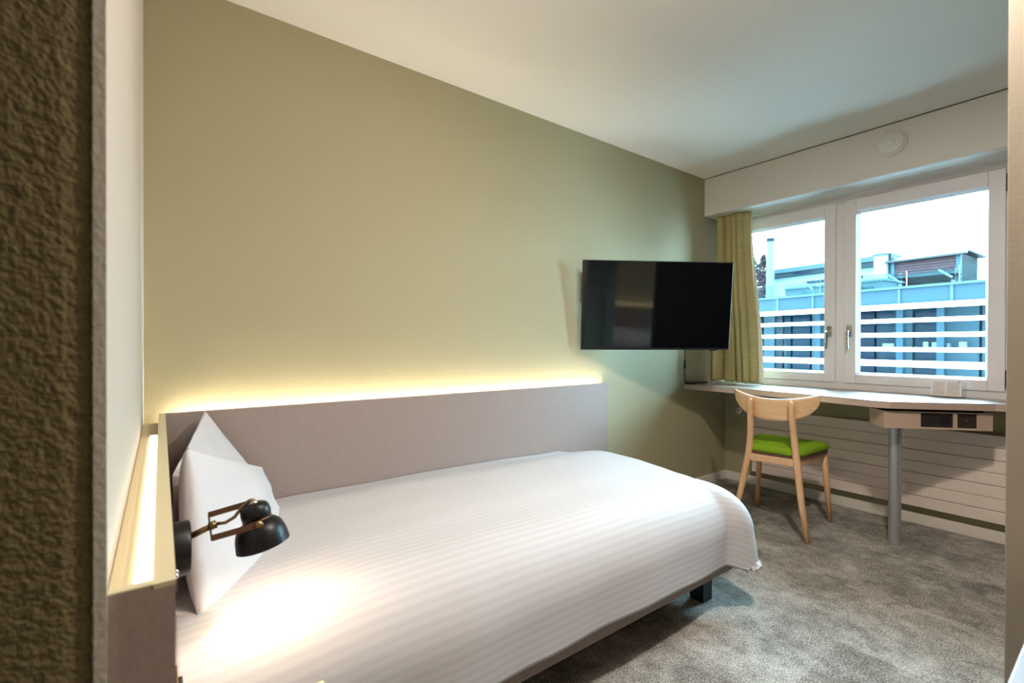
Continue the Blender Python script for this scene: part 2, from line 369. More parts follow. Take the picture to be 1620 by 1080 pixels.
def sash(x0, x1, gx0, gx1, hx, side):
    z0, z1, gz0, gz1 = .810, 1.986, .868, 1.907
    bm = bmesh.new(); y0, y1 = YF, 3.61
    box(bm, x0, gx0, y0, y1, z0, z1); box(bm, gx1, x1, y0, y1, z0, z1); box(bm, gx0, gx1, y0, y1, z0, gz0); box(bm, gx0, gx1, y0, y1, gz1, z1)
    s = obj('sash', bm, M['pvc'], win, bevel=.004)
    b = bmesh.new()                                    # sloped glazing bead
    ys, yg = 3.551, 3.588; d = .014
    o4 = [(gx0, gz0), (gx1, gz0), (gx1, gz1), (gx0, gz1)]; i4 = [(gx0+d, gz0+d), (gx1-d, gz0+d), (gx1-d, gz1-d), (gx0+d, gz1-d)]
    A = [b.verts.new((x, ys, z)) for x, z in o4]; B = [b.verts.new((x, yg, z)) for x, z in i4]; D = [b.verts.new((x, yg, z)) for x, z in o4]
    for k in range(4):
        b.faces.new((A[k], A[(k+1) % 4], B[(k+1) % 4], B[k])); b.faces.new((B[k], B[(k+1) % 4], D[(k+1) % 4], D[k])); b.faces.new((D[k], D[(k+1) % 4], A[(k+1) % 4], A[k]))
    obj('glazing_bead', b, M['pvc'], s)
    obj('pane', bx(gx0+.004, gx1-.004, 3.589, 3.593, gz0+.004, gz1-.004), M['glass'], s)
    # handle: escutcheon, neck, lever hanging down
    h = bmesh.new(); box(h, hx-.014, hx+.014, YF-.010, YF, 1.108, 1.178)
    tube(h, [(hx, YF-.008, 1.143), (hx, YF-.034, 1.143), (hx, YF-.044, 1.136), (hx, YF-.046, 1.12), (hx+side*.004, YF-.046, 1.03)], [.0085, .0085, .0095, .0095, .007], 10)
    obj('handle', h, M['chrome'], s, bevel=.003)
    return s
sL = sash(.045, .778, .112, .712, .745, -1)
sR = sash(.828, 1.556, .892, 1.489, .858, 1)
for z in (.835, 1.86):
    hb = bmesh.new(); tube(hb, [(1.563, YF-.008, z), (1.563, YF-.008, z+.09)], .0065, 10); box(hb, 1.557, 1.575, YF-.004, YF+.012, z+.012, z+.03); box(hb, 1.557, 1.575, YF-.004, YF+.012, z+.058, z+.078)
    obj('hinge', hb, M['dark_metal'], sR)

# ------------------------------------------------------------------ curtain
cur = thing('curtain', 'olive linen curtain gathered in folds at the left of the window', 'curtain', (0, 0, 0))
def cur_fn(u, v):
    z = .788+v*(2.028-.788); w = sm(0, 1, 1-v)
    x0, x1 = .03-.02*w, .278+.100*w
    # uneven folds
    ph = 2*PI*(u*5.2+.30*math.sin(u*7+1)+.10*math.sin(v*3.2+u*9))
    amp = (.036+.012*w)*(1-.30*sm(.75, 1, u))*(.75+.35*math.sin(u*11+.6))
    y = 3.425-.02*w+amp*math.sin(ph)+.012*math.sin(u*5+v*2)
    x = x0+(x1-x0)*u+.016*math.cos(ph)
    if v < .02: z += .004*math.sin(ph*1.0)
    return Vector((max(.008, x), y, z))
def with_thick(o, th):
    md = o.modifiers.new('thickness', 'SOLIDIFY'); md.thickness = th; md.offset = 0; return o
with_thick(obj('cloth', grid(150, 60, cur_fn), M['curtain'], cur, smooth=True), .003)
def lin_fn(u, v):
    p = cur_fn(1, v); return Vector((p.x-.004+u*(.018+.016*(1-v)), p.y+.0015+u*.010, p.z-.004))
lo = with_thick(obj('lining', grid(5, 60, lin_fn), M['lining'], cur, smooth=True), .002); lo['label'] = 'white lining edge of the curtain'
hk = bmesh.new(); box(hk, .03, .285, 3.40, 3.445, 2.012, 2.03); obj('heading_tape', hk, M['curtain'], cur, bevel=.003)

# ------------------------------------------------------------------ smoke detector on pelmet
sd = thing('ceiling_sensor', 'round white sensor disc fixed to the pelmet above the window', 'detector', (1.139, 3.292, 2.186))
bm = bmesh.new(); lathe(bm, [(0, 0), (.070, 0), (.070, .012), (.066, .016), (.062, .016)], (0, 0, 0), (0, -1, 0), 40); lathe(bm, [(.062, .014), (.060, .022), (.054, .026), (0, .027)], (0, 0, 0), (0, -1, 0), 40)
obj('body', bm, M['ceramic'], sd, smooth=True).modifiers.new('edge', 'EDGE_SPLIT').split_angle = math.radians(35)
bm = bmesh.new(); lathe(bm, [(.022, .026), (.020, .031), (.012, .033), (0, .033)], (0, 0, 0), (0, -1, 0), 24); obj('button', bm, M['ceramic'], sd, smooth=True)

# ------------------------------------------------------------------ radiator
rad = thing('radiator', 'long cream panel radiator under the desk below the window', 'radiator', (1.25, 3.53, 0))
def R_(x): return x-1.25
zs = [.115, .182, .248, .315, .381, .448, .514, .581]
pm = None
for i in range(7):
    if pm is None:
        p = obj('panel', bx(R_(.245), R_(2.3), 0, .022, .0013, .0653), M['radiator'], rad, bevel=.002); pm = p.data
    else:
        p = pm and bpy.data.objects.new('panel', pm); C.objects.link(p); p.parent = rad
        md = p.modifiers.new('bevel', 'BEVEL'); md.width = .002; md.segments = 2
    p.location = (0, 0, zs[i])
obj('back_plate', bx(R_(.25), R_(2.295), .022, .045, .118, .578), M['radiator'], rad)
for x in (.5, 1.2, 1.9): obj('wall_bracket', bx(R_(x), R_(x+.04), .045, .0655, .2, .5), M['radiator'], rad)
# valve / thermostat disc on the wall left of radiator
vl = thing('radiator_thermostat', 'small round white thermostat knob on the green wall under the desk', 'thermostat', (.131, YW, .551))
bm = bmesh.new(); lathe(bm, [(0, 0), (.014, 0), (.014, -.02), (.026, -.022), (.027, -.040), (.024, -.045), (0, -.045)], (0, 0, 0), (0, 1, 0), 28); obj('knob', bm, M['ceramic'], vl, smooth=True)
obj('slot', bx(-.012, .012, -.0465, -.0445, -.0015, .0015), M['dark_gap'], vl)

# ------------------------------------------------------------------ desk
desk = thing('desk', 'long grey laminate desk shelf with angled front spanning under the window', 'desk', (0, 0, 0))
pts = [(.004, 3.036), (.55, 3.026), (.80, 3.008), (1.00, 2.970), (1.13, 2.949), (1.185, 2.947), (1.225, 2.962), (1.28, 3.010), (1.42, 3.138), (1.56, 3.263), (1.60, 3.272), (2.398, 3.272), (2.398, 3.550), (.004, 3.550)]
bm = bmesh.new(); prism(bm, pts, .735, .766); obj('edge_band', bm, M['desk_edge'], desk)
bm = bmesh.new(); prism(bm, pts, .766, .770); obj('top', bm, M['desk_top'], desk, bevel=.001)
bm = bmesh.new(); lathe(bm, [(0, 0), (.030, 0), (.030, .008), (.0275, .010), (.0275, .632), (0, .632)], (1.197, 3.148, 0), (0, 0, 1), 32)
obj('leg', bm, M['steel'], desk, smooth=True).modifiers.new('edge', 'EDGE_SPLIT').split_angle = math.radians(35)
# power box: front parallel to the angled desk edge
ang = math.atan2(.253, .28); pbx = thing('power_box', '', '', (1.1975, 2.973, .632), ang)
pbx.parent = desk
L_ = .472; HB = .088
bm = bmesh.new()
s1, s2, s3, s4 = .163, .306, .322, .408
def pb(x0, x1, y0, y1, z0, z1): box(bm, x0, x1, y0, y1, z0, z1)
pb(0, s1, 0, .012, 0, HB); pb(s2, s3, 0, .012, 0, HB); pb(s4, L_, 0, .012, 0, HB)
pb(s1, s2, 0, .012, 0, .010); pb(s3, s4, 0, .012, 0, .010); pb(s1, s2, 0, .012, .082, HB); pb(s3, s4, 0, .012, .082, HB)
pb(0, L_, .012, .14, 0, .012); pb(0, .012, .012, .14, .012, HB); pb(L_-.012, L_, .012, .14, .012, HB); pb(.012, L_-.012, .13, .14, .012, HB)
obj('box_shell', bm, M['box_wood'], pbx, bevel=.001)
def sock(x0, x1, nm):
    o = obj(nm, bx(x0, x1, .008, .028, .010, .082), M['socket'], pbx); return o
o1 = sock(s1, s2, 'double_socket'); o2 = sock(s3, s4, 'safe_lock')
o1['label'] = 'dark brown socket unit in the desk box'; o2['label'] = 'dark square outlet with a small bright dot'
bm = bmesh.new()
for cx in (.192, .228):
    lathe(bm, [(.019, 0), (.019, .002), (.017, .002), (.017, 0)], (cx, .008, .046), (0, -1, 0), 20)
    for dx, dz in ((-.007, 0), (.007, 0), (0, .005)): lathe(bm, [(.0028, 0), (.0028, .0015), (0, .0015)], (cx+dx, .008, .046+dz), (0, -1, 0), 10)
box(bm, .252, .296, .0055, .008, .026, .068); box(bm, .255, .293, .0045, .0056, .042, .050)
obj('socket_face', bm, M['socket_line'], pbx)
bm = bmesh.new(); lathe(bm, [(.0055, 0), (.005, .002), (0, .002)], (.365, .008, .047), (0, -1, 0), 16); obj('indicator', bm, M['chrome'], pbx)
obj('hanger', bx(.02, L_-.02, .03, .13, HB, .103), M['dark_gap'], pbx)

# ------------------------------------------------------------------ things on the desk
card = thing('info_card', 'printed white information card standing on the desk against the window', 'card', (1.338, 3.488, .770), 0)
def tilt(o): o.rotation_euler = (math.radians(-9), 0, 0); return o
bm = grid(1, 1, lambda u, v: Vector((-.064+.128*u, -.020, .002+.092*v)), uvname='page', uvfn=lambda u, v: (u, v))
tilt(with_thick(obj('sheet', bm, M['paper'], card), .001))
bm = bmesh.new(); box(bm, .052, .058, -.0215, -.0206, .083, .087); box(bm, .046, .0515, -.0215, -.0206, .0845, .087); tilt(obj('logo', bm, M['socket'], card))
bm = bmesh.new(); box(bm, -.064, .080, -.018, -.0155, 0, .080); box(bm, -.064, .080, -.018, .016, 0, .0025)
tilt(obj('acrylic_holder', bm, M['acrylic'], card))
# black adapter strip with cable to the tv
box_t = thing('cable_adapter', 'flat black cable adapter lying on the left end of the desk', 'adapter', (0.03, 3.15, .770))
obj('body', bx(-.018, .016, -.115, .125, .001, .012), M['black_plastic'], box_t, bevel=.003)

# ------------------------------------------------------------------ television
tv = thing('television', 'flat black television on a swivel arm angled out from the green wall', 'television', (.295, 2.325, 1.281))
yaw, tl, TW = .546, .094, .900; TH = TW*.573
ax = Vector((math.sin(yaw), math.cos(yaw), 0)); nn = Vector((math.cos(yaw), -math.sin(yaw), 0)); uu = Vector((0, 0, 1))*math.cos(tl)+nn*math.sin(tl); fn_ = nn*math.cos(tl)-Vector((0, 0, 1))*math.sin(tl)
tv.matrix_world = Matrix((ax, -fn_, uu)).transposed().to_4x4(); tv.location = (.295, 2.325, 1.281)
w2, h2 = TW/2, TH/2
bm = bmesh.new(); box(bm, -w2, w2, 0, .012, -h2, h2); obj('bezel', bm, M['black_plastic'], tv, bevel=.002)
bm = bmesh.new(); box(bm, -w2+.005, w2-.005, -.0012, .0, -h2+.012, h2-.005); obj('screen', bm, M['screen'], tv)
bm = bmesh.new(); box(bm, -w2+.02, w2-.02, .012, .030, -h2+.02, h2-.02); box(bm, -.27, .27, .030, .052, -h2+.02, .05); obj('back_cover', bm, M['black_plastic'], tv, bevel=.006)
bm = bmesh.new(); box(bm, .335, .375, -.001, .010, -h2-.005, -h2); obj('sensor_foot', bm, M['black_plastic'], tv)
# mount: plate on the wall, arm in world coords converted to tv space
inv = tv.matrix_world.copy(); inv = Matrix.Translation(tv.location) @ inv.to_3x3().to_4x4(); inv = inv.inverted()
bm = bmesh.new(); box(bm, .001, .014, 2.45, 2.57, 1.14, 1.42); box(bm, .014, .05, 2.49, 2.53, 1.20, 1.36)
tube(bm, [(.05, 2.51, 1.30), (.13, 2.50, 1.30), (.222, 2.365, 1.285)], .016, 10)
bm.transform(inv); obj('wall_mount', bm, M['dark_metal'], tv)
bm = bx(.0012, .010, 2.005, 2.10, 1.30, 1.48); bm.transform(inv); obj('cable_cover', bm, M['steel'], tv)
bm = bmesh.new(); tube(bm, [(.36, 2.62, 1.10), (.30, 2.80, 1.09), (.10, 2.96, 1.10), (.034, 3.0, 1.07), (.03, 3.004, .95)], .0028, 8)
tube(bm, [(.03, 3.004, .945), (.03, 3.004, .885)], [.0085, .0085], 10); tube(bm, [(.03, 3.004, .885), (.03, 3.004, .79), (.03, 3.035, .776)], .003, 8)
tube(bm, [(.024, 3.001, .93), (.022, 2.998, .85), (.026, 3.03, .782)], .0015, 6)
bm.transform(inv); obj('cable', bm, M['black_plastic'], tv, smooth=True)

# ------------------------------------------------------------------ chair
def chair():
    ch = thing('dining_chair', 'beech wooden chair with curved back and green padded seat facing the desk', 'chair', (.700, 2.972, 0), math.radians(7.5))
    for s in (-1, 1):
        bm = bmesh.new()
        tube(bm, [(s*.196, -.240, 0), (s*.158, -.207, .19), (s*.128, -.178, .40), (s*.119, -.172, .47), (s*.113, -.184, .56), (s*.106, -.210, .715), (s*.105, -.212, .738), (s*.105, -.213, .746)], [.0130, .0165, .0185, .0190, .0175, .0155, .0130, .005], 14)
        obj('leg', bm, M['wood'], ch, smooth=True)
        bm = bmesh.new()
        tube(bm, [(s*.203, .210, 0), (s*.190, .190, .22), (s*.176, .172, .418)], [.0125, .016, .0185], 14)
        obj('leg', bm, M['wood'], ch, smooth=True)
    bm = bmesh.new()
    box(bm, -.160, .160, .160, .180, .380, .42); box(bm, -.120, .120, -.186, -.164, .380, .42)
    for s in (-1, 1):
        vs_ = box(bm, s*.150-.010, s*.150+.010, -.168, .165, .380, .42)
        for v in vs_: v.co.x += s*.026*(v.co.y/.167)
    obj('apron', bm, M['wood'], ch, bevel=.004)
    # seat: rounded trapezoid board and pad
    def outline(y0, y1, wb, wf, r=.05, n=5):
        c = [(-wb, y0), (wb, y0), (wf, y1), (-wf, y1)]; out = []
        for k in range(4):
            p = Vector(c[k]); a = (Vector(c[k-1])-p).normalized(); b = (Vector(c[(k+1) % 4])-p).normalized()
            for i in range(n+1):
                t_ = i/n; out.append(p+a*r*(1-t_)**2+b*r*t_**2)
        return out
    ol = outline(-.180, .215, .150, .216, r=.075, n=7)
    bm = bmesh.new(); prism(bm, [(p.x*.97, p.y*.97+.001) for p in ol], .418, .436); obj('seat_board', bm, M['pad_under'], ch, bevel=.003)
    bm = bmesh.new(); rings = []
    cen = Vector((0, .02))
    for sc, z in ((.975, .434), (1.0, .442), (1.0, .454), (.975, .466), (.90, .474), (.7, .479), (.4, .481)):
        rings.append([bm.verts.new((cen.x+(p.x-cen.x)*sc, cen.y+(p.y-cen.y)*sc, z+.006*abs(p.x/.24)**2*sc)) for p in ol])
    n = len(ol)
    for a, b in zip(rings, rings[1:]):
        for k in range(n): bm.faces.new((a[k], a[(k+1) % n], b[(k+1) % n], b[k]))
    bm.faces.new(rings[-1]); bm.faces.new(rings[0][::-1])
    obj('seat_pad', bm, M['green_fabric'], ch, smooth=True)
    # backrest: bent plywood, straight top, curved underside
    def back(u, v):
        x = -.222+.448*u; q = (2*u-1)
        zt = .783-.034*(1-q*q); zb = .770-.146*math.sqrt(max(0, 1-abs(q)**2.5))
        zb = min(zb, zt-.004)
        z = zb+(zt-zb)*v
        y = -.192+.078*q*q-.016*(z-.70)/.09*.6
        return Vector((x, y, min(z, zt)))
    bo = obj('backrest', grid(48, 8, back), M['ply'], ch, smooth=True)
    md = bo.modifiers.new('thickness', 'SOLIDIFY'); md.thickness = .012; md.offset = 0
    return ch
chair()

# ------------------------------------------------------------------ headboard on the green wall
XB0, XB1, ZB = .036, .054, .823
hbd = thing('headboard_panel', 'long mauve laminate headboard along the green wall with glowing top edge', 'headboard', (0, 1.08, 0))
def o_(y): return y-1.08
obj('board', bx(XB0, XB1, o_(.012), o_(2.176), .02, ZB), M['laminate'], hbd, bevel=.001)
obj('led_strip', bx(.010, .030, o_(.03), o_(2.150), .770, .776), M['led'], hbd)
obj('batten', bx(.0005, XB0, o_(.03), o_(2.150), .742, .770), M['laminate_edge'], hbd)
obj('end_strip', bx(.0005, XB0, o_(2.164), o_(2.176), .02, ZB-.004), M['laminate'], hbd)
# ------------------------------------------------------------------ head panel on the wall behind the pillow
XE = 1.428
hp = thing('head_panel', 'mauve laminate panel at the head of the bed with beige ledge and light trough', 'headboard', (.7, 0, 0))
def p_(x): return x-.7
obj('board', bx(p_(XB1+.001), p_(XE-.012), -.004, .011, .02, ZB-.003), M['laminate'], hp)
obj('ledge', bx(p_(XB1+.001), p_(XE), -.006, .012, ZB-.003, ZB+.002), M['laminate_edge'], hp)
obj('end_panel', bx(p_(XE-.012), p_(XE), -.0076, .0115, .02, ZB-.003), M['laminate'], hp)
obj('trough_end', bx(p_(XE-.012), p_(XE), -.0392, -.0076, .02, ZB+.001), M['laminate'], hp)
obj('trough_end_cap', bx(p_(XE-.012), p_(XE), -.0395, -.0062, ZB+.001, ZB+.0025), M['laminate_edge'], hp)
obj('led_strip', bx(p_(.34), p_(XE-.014), -.024, -.008, .796, .800), M['led_head'], hp)
obj('trough_floor', bx(p_(.06), p_(XE-.014), -.045, -.006, .786, .795), M['laminate_edge'], hp)

# ------------------------------------------------------------------ bed
bed = thing('bed', 'low single bed with brown side rail and black block feet under white duvet', 'bed', (.53, .95, 0))
def b_(x, y): return x-.53, y-.95
obj('side_rail', bx(.978-.53, 1.000-.53, .02-.95, 1.865-.95, .146, .215), M['bed_rail'], bed, bevel=.006)
obj('foot_rail', bx(.075-.53, .978-.53, 1.843-.95, 1.865-.95, .146, .215), M['bed_rail'], bed, bevel=.004)
obj('base', bx(.06-.53, .978-.53, .02-.95, 1.843-.95, .150, .20), M['bed_rail'], bed)
obj('mattress', bx(.058-.53, .94-.53, .02-.95, 1.80-.95, .201, .425), M['mattress'], bed, bevel=.04, seg=4)
for (x, y) in ((.862, 1.775), (.862, .12), (.12, 1.775), (.12, .12)):
    obj('leg', bx(x-.53, x+.062-.53, y-.95, y+.065-.95, 0, .150), M['black_plastic'], bed, bevel=.002)

# duvet: one cloth draped over mattress, hanging lower at the foot corner
S0, T0 = .870, 1.742; SX = .384; TY = .345
def duvet_pt(s, t):
    ex, ey = max(0, s-S0), max(0, t-T0); d = math.hypot(ex, ey); d = min(d, .40)
    dx, dy = (ex/max(1e-6, math.hypot(ex, ey)), ey/max(1e-6, math.hypot(ex, ey))) if d > 0 else (0, 0)
    cn = (2*dx*dy)**2
    ra = .170*(1+.50*cn); rz = .190
    arc = .275
    if d < arc: ph = d/arc*PI/2; o = ra*math.sin(ph); dr = rz*(1-math.cos(ph))
    else: o = ra+(d-arc)*(.02+.12*cn); dr = rz+(d-arc)*.99
    x = min(s, S0); y = min(t, T0)
    # top surface: lowest at the headboard, plump in the middle
    zt = .476+.062*sm(.05, .42, x)-.026*sm(.55, .92, x)
    zt -= .012*sm(1.3, 1.72, y)
    zt -= .02*(1-sm(.0, .45, y))
    n1 = noise.noise(Vector((s*2.6, t*1.5, .3)))*.009+noise.noise(Vector((s*6, t*2.6, 4.0)))*.004
    # long soft ripples running down the length near the camera side
    n1 += 0.0012*math.sin(s*46+2.2*noise.noise(Vector((t*1.1, s, 2))))*sm(.55, .8, s)*(1-sm(.2, .4, d))
    p = Vector((x+o*dx, y+o*dy, zt-dr+n1*(1-.6*sm(0, .2, d))))
    # folds in the hanging part
    if d > 0:
        w = sm(.1, .4, d); tang = t if dx > dy else s
        fo = (.012*noise.noise(Vector((tang*2.6, d*2, 9)))+.002*math.sin(tang*19+d*9))*w
        p.x += fo*dx; p.y += fo*dy
        # diagonal drag lines towards the foot corner
        p.z += .0015*noise.noise(Vector(((t-s*1.2)*9, 3, (t+s)*1.5)))*w
    if p.x < .060: p.x = .060
    p.z = max(p.z, .174)
    return p
def duv(u, v):
    s = .060+(S0+SX-.060)*u; t = .018+(T0+TY-.018)*v
    return duvet_pt(s, t)
bm = grid(130, 190, duv, uvname='cloth', uvfn=lambda u, v: (.06+(S0+SX-.06)*u, v*2))
dv = obj('duvet', bm, M['duvet'], smooth=True); tag(dv, 'white striped duvet covering the bed and hanging over its side', 'duvet')
md = dv.modifiers.new('thickness', 'SOLIDIFY'); md.thickness = .016; md.offset = -1

# pillows
def pillow(name, label, corners, bulge, seed, flip=1, bow=(0, 0, 0)):
    bow = Vector(bow)
    NB, NT, FB, FT = [Vector(c) for c in corners]
    nrm = ((FB-NB).cross(NT-NB)).normalized()*flip
    def mk(sgn):
        def f(u, v):
            p = NB*(1-u)*(1-v)+FB*u*(1-v)+NT*(1-u)*v+FT*u*v+bow*(4*u*(1-u))*(1-v)**1.6
            e = (max(0, 16*u*(1-u)*v*(1-v)))**.42
            pin = 1-.025*(4*u*(1-u))*(1-4*v*(1-v))          # seams pull in between the corners
            c = (NB+FB+NT+FT)/4; p = c+(p-c)*pin
            n = noise.noise(Vector((u*3+seed, v*3, sgn)))*.012*e+noise.noise(Vector((u*9+seed, v*5, sgn*2)))*.006*e
            cr = -.007*math.exp(-((u-.16-.08*v)/.028)**2)*e if sgn > 0 else 0
            return p+nrm*(sgn*bulge*e+n+cr)
        return f
    bm = grid(46, 40, mk(1)); grid(46, 40, lambda u, v: mk(-.38)(u, v), bm)
    bmesh.ops.remove_doubles(bm, verts=bm.verts, dist=.0006)
    o = obj(name, bm, M['pillow'], smooth=True); tag(o, label, 'pillow', 'pillows at the head of the bed'); return o
pillow('pillow', 'white pillow standing behind with its peaked corner against the headboard',
       [(.74, .026, .50), (.62, .022, .745), (.072, .300, .55), (.095, .120, .830)], .018, 3.3, -1)
pillow('pillow', 'front white pillow slumped in the corner below the reading lamp',
       [(.840, .060, .487), (.745, .045, .830), (.100, .310, .487), (.110, .290, .615)], .078, 8.1, -1, (.055, .085, 0))

# ------------------------------------------------------------------ reading lamp on the head panel
LX = .95
lp = thing('reading_lamp', 'black reading lamp with brass arm mounted on the head panel', 'lamp', (LX, .011, .684))
def l_(x, y, z): return Vector((x-LX, y-.0125, z-.684))
bm = bmesh.new(); lathe(bm, [(0, 0), (.046, 0), (.048, .002), (.048, .028), (.0465, .0315), (.043, .033), (0, .033)], (0, 0, 0), (0, 1, 0), 40)
obj('base', bm, M['matte_black'], lp, smooth=True).modifiers.new('edge', 'EDGE_SPLIT').split_angle = math.radians(40)
bm = bmesh.new(); a0 = l_(LX+.044, .022, .664); tube(bm, [a0, a0+Vector((.010, 0, -.002))], .005, 10); tube(bm, [a0+Vector((.008, 0, -.002)), a0+Vector((.017, .001, -.006))], [.0028, .0036], 10)
obj('switch', bm, M['chrome'], lp, smooth=True)
bm = bmesh.new(); tube(bm, [l_(LX, .044, .702), l_(LX, .085, .716)], .0058, 12); tube(bm, [l_(LX, .074, .713), l_(LX, .086, .7165)], .0078, 12)
obj('arm', bm, M['brass'], lp, smooth=True)
# U bracket: cross piece and two flat arms to the shade pivots
PV = l_(LX, .150, .712)
na0, na1 = l_(.985, .0755, .703), l_(.985, .152, .710)
fa0, fa1 = l_(.915, .0755, .725), l_(.915, .150, .735)
def strip(bm, a, b, w, th, side):
    d = (b-a).normalized(); s = Vector(side).normalized(); n = d.cross(s).normalized()
    vs_ = [bm.verts.new(p+n*i*w/2+s*j*th/2) for p in (a, b) for i, j in ((-1, -1), (1, -1), (1, 1), (-1, 1))]
    bm.faces.new(vs_[:4]); bm.faces.new(vs_[4:][::-1])
    for k in range(4): bm.faces.new((vs_[k], vs_[(k+1) % 4], vs_[4+(k+1) % 4], vs_[4+k]))
bm = bmesh.new(); strip(bm, na0, na1, .011, .002, (1, 0, .3)); strip(bm, fa0, fa1, .011, .002, (1, 0, .3)); strip(bm, na0, fa0, .011, .002, (0, 1, 0))
obj('bracket', bm, M['bracket'], lp)
# flexible cable loop from arm to shade cap
bm = bmesh.new(); tube(bm, [l_(LX, .086, .7165), l_(LX, .100, .715), l_(LX-.003, .116, .722), l_(LX-.005, .128, .737), l_(LX-.004, .140, .748), l_(LX-.001, .150, .748)], .0032, 10)
obj('cable', bm, M['brass'], lp, smooth=True)
SA = Vector((.10, .20, -1)).normalized()          # shade axis, pointing out of the opening
ST = l_(LX, .148, .742)
sh = bmesh.new()
outer = [(.004, -.002), (.015, -.001), (.0215, .002), (.0255, .008), (.0270, .018), (.0265, .026), (.0235, .029), (.0245, .034), (.032, .037), (.0385, .043), (.0430, .052), (.0460, .063), (.0476, .075), (.0485, .083)]
lathe(sh, outer+[(.0455, .083), (.0435, .068), (.038, .053), (.030, .043), (.018, .036), (0, .035)], ST, SA, 44)
so = obj('shade', sh, M['matte_black'], lp, smooth=True); so.modifiers.new('edge', 'EDGE_SPLIT').split_angle = math.radians(45)
bm = bmesh.new(); lathe(bm, [(.0235, .0285), (.0262, .0288), (.0262, .0335), (.0240, .0338)], ST, SA, 44); obj('collar', bm, M['bracket'], so, smooth=True)
bm = bmesh.new(); lathe(bm, [(.007, .0), (.007, -.004), (.005, -.006), (0, -.006)], ST, SA, 20); obj('cap_nut', bm, M['chrome'], so, smooth=True)
bm = bmesh.new(); lathe(bm, [(0, 0), (.0075, 0), (.0075, .004), (.006, .006), (0, .006)], na1, (1, .1, .35), 20); obj('pivot_knob', bm, M['brass'], so, smooth=True)
bm = bmesh.new(); lathe(bm, [(0, 0), (.0075, 0), (.0075, .004), (0, .005)], fa1, (-1, 0, -.2), 20)
obj('pivot_knob', bm, M['brass'], so, smooth=True)
bm = bmesh.new(); bmesh.ops.create_icosphere(bm, subdivisions=3, radius=.018, matrix=Matrix.Translation(ST+SA*.058)); obj('bulb', bm, M['bulb'], so, smooth=True)
spot_at = Vector((LX, .0125, .684))+ST+SA*.081
spot = lamp('reading_spot', 'SPOT', spot_at, 3.0, (1.0, .80, .58), spot_size=math.radians(150), spot_blend=.7, shadow_soft_size=.02)
spot.rotation_euler = SA.to_track_quat('-Z', 'Y').to_euler()

# ------------------------------------------------------------------ socket on the head panel and bedside shelf
sk = thing('wall_socket', 'dark socket with metal frame on the head panel beside the mattress', 'socket', (1.085, .0118, .47))
obj('frame', bx(-.042, .042, .0005, .010, -.045, .056), M['brass'], sk, bevel=.002)
obj('insert', bx(-.034, .034, .010, .017, -.040, .040), M['socket'], sk, bevel=.002)
ns = thing('bedside_shelf', 'small beige bedside shelf fixed to the head panel beside the bed', 'shelf', (1.28, .11, .45))
obj('board', bx(1.142-1.28, 1.426-1.28, .0125-.11, .228-.11, 0, .020), M['laminate_edge'], ns, bevel=.002)
obj('support', bx(1.20-1.28, 1.40-1.28, .0125-.11, .030-.11, -.12, 0), M['laminate'], ns, bevel=.001)

# ------------------------------------------------------------------ white bench at right
bn = thing('bench', 'low white bench top along the right partition wall near the camera', 'bench', (2.2, 1.0, 0))
obj('top', bx(1.888-2.2, 2.74-2.2, .62-1.0, 1.396-1.0, .57, .60), M['bench'], bn, bevel=.003)
obj('side', bx(1.92-2.2, 1.94-2.2, .66-1.0, 1.38-1.0, 0, .57), M['bench'], bn)
obj('side', bx(2.70-2.2, 2.72-2.2, .66-1.0, 1.38-1.0, 0, .57), M['bench'], bn)

# ------------------------------------------------------------------ outside: office block across the street
KF = -.1125; fa = math.atan(KF)
off = thing('office_building', 'blue grey office block with white horizontal louvres across the street', 'building', (0, 12.0, 0), fa)
# local frame: x along the facade, y away from us
for zc0, zc1 in ((1.782, 1.885), (1.508, 1.588), (1.212, 1.298), (.917, 1.002), (.609, .735), (.30, .40), (0, .10)):
    bm = bmesh.new(); box(bm, -9.5, 5.5, -.04, .10, zc0, zc1)
    obj('louvre', bm, M['slat'], off, bevel=.008)
px = [-9.4, -7.85, -6.25, -4.62, -3.58, -2.74, -1.92, -1.06, -.23, .62, 1.45, 2.3, 3.15, 4.0, 4.85, 5.5]
for a, b in zip(px, px[1:]):
    bm = bmesh.new(); box(bm, a+.02, b-.02, .06, .10, 1.885, 2.20); obj('parapet_panel', bm, M['facade_panel'], off)
for x in px:
    bm = bmesh.new(); box(bm, x-.022, x+.022, .03, .12, 1.80, 2.20); box(bm, x-.02, x+.02, .06, .10, 2.24, 2.30)
    v = [bm.verts.new(c) for c in ((x-.012, .05, 2.33), (x+.012, .05, 2.33), (x+.012, .05, 2.36), (x-.012, .05, 2.36), (x-.012-.28, .30, 2.52), (x+.012-.28, .30, 2.52), (x+.012-.28, .30, 2.555), (x-.012-.28, .30, 2.555))]
    bm.faces.new(v[:4]); bm.faces.new(v[4:][::-1])
    for k in range(4): bm.faces.new((v[k], v[(k+1) % 4], v[4+(k+1) % 4], v[4+k]))
    obj('railing_post', bm, M['facade_trim'], off)
    obj('railing_pane', bx(x+.03, x+.80, .30, .312, 2.26, 2.58), M['rail_glass'], off)
obj('parapet_cap', bx(-9.5, 5.5, .0, .34, 2.20, 2.245), M['facade_trim'], off)
obj('roof_deck', bx(-9.5, 5.5, .34, 2.4, 2.10, 2.21), M['roof_felt'], off)
obj('facade_wall', bx(-9.5, 5.5, .95, 1.05, -4, 2.1), M['facade_panel'], off)
rn = random.Random(4); x = -9.4
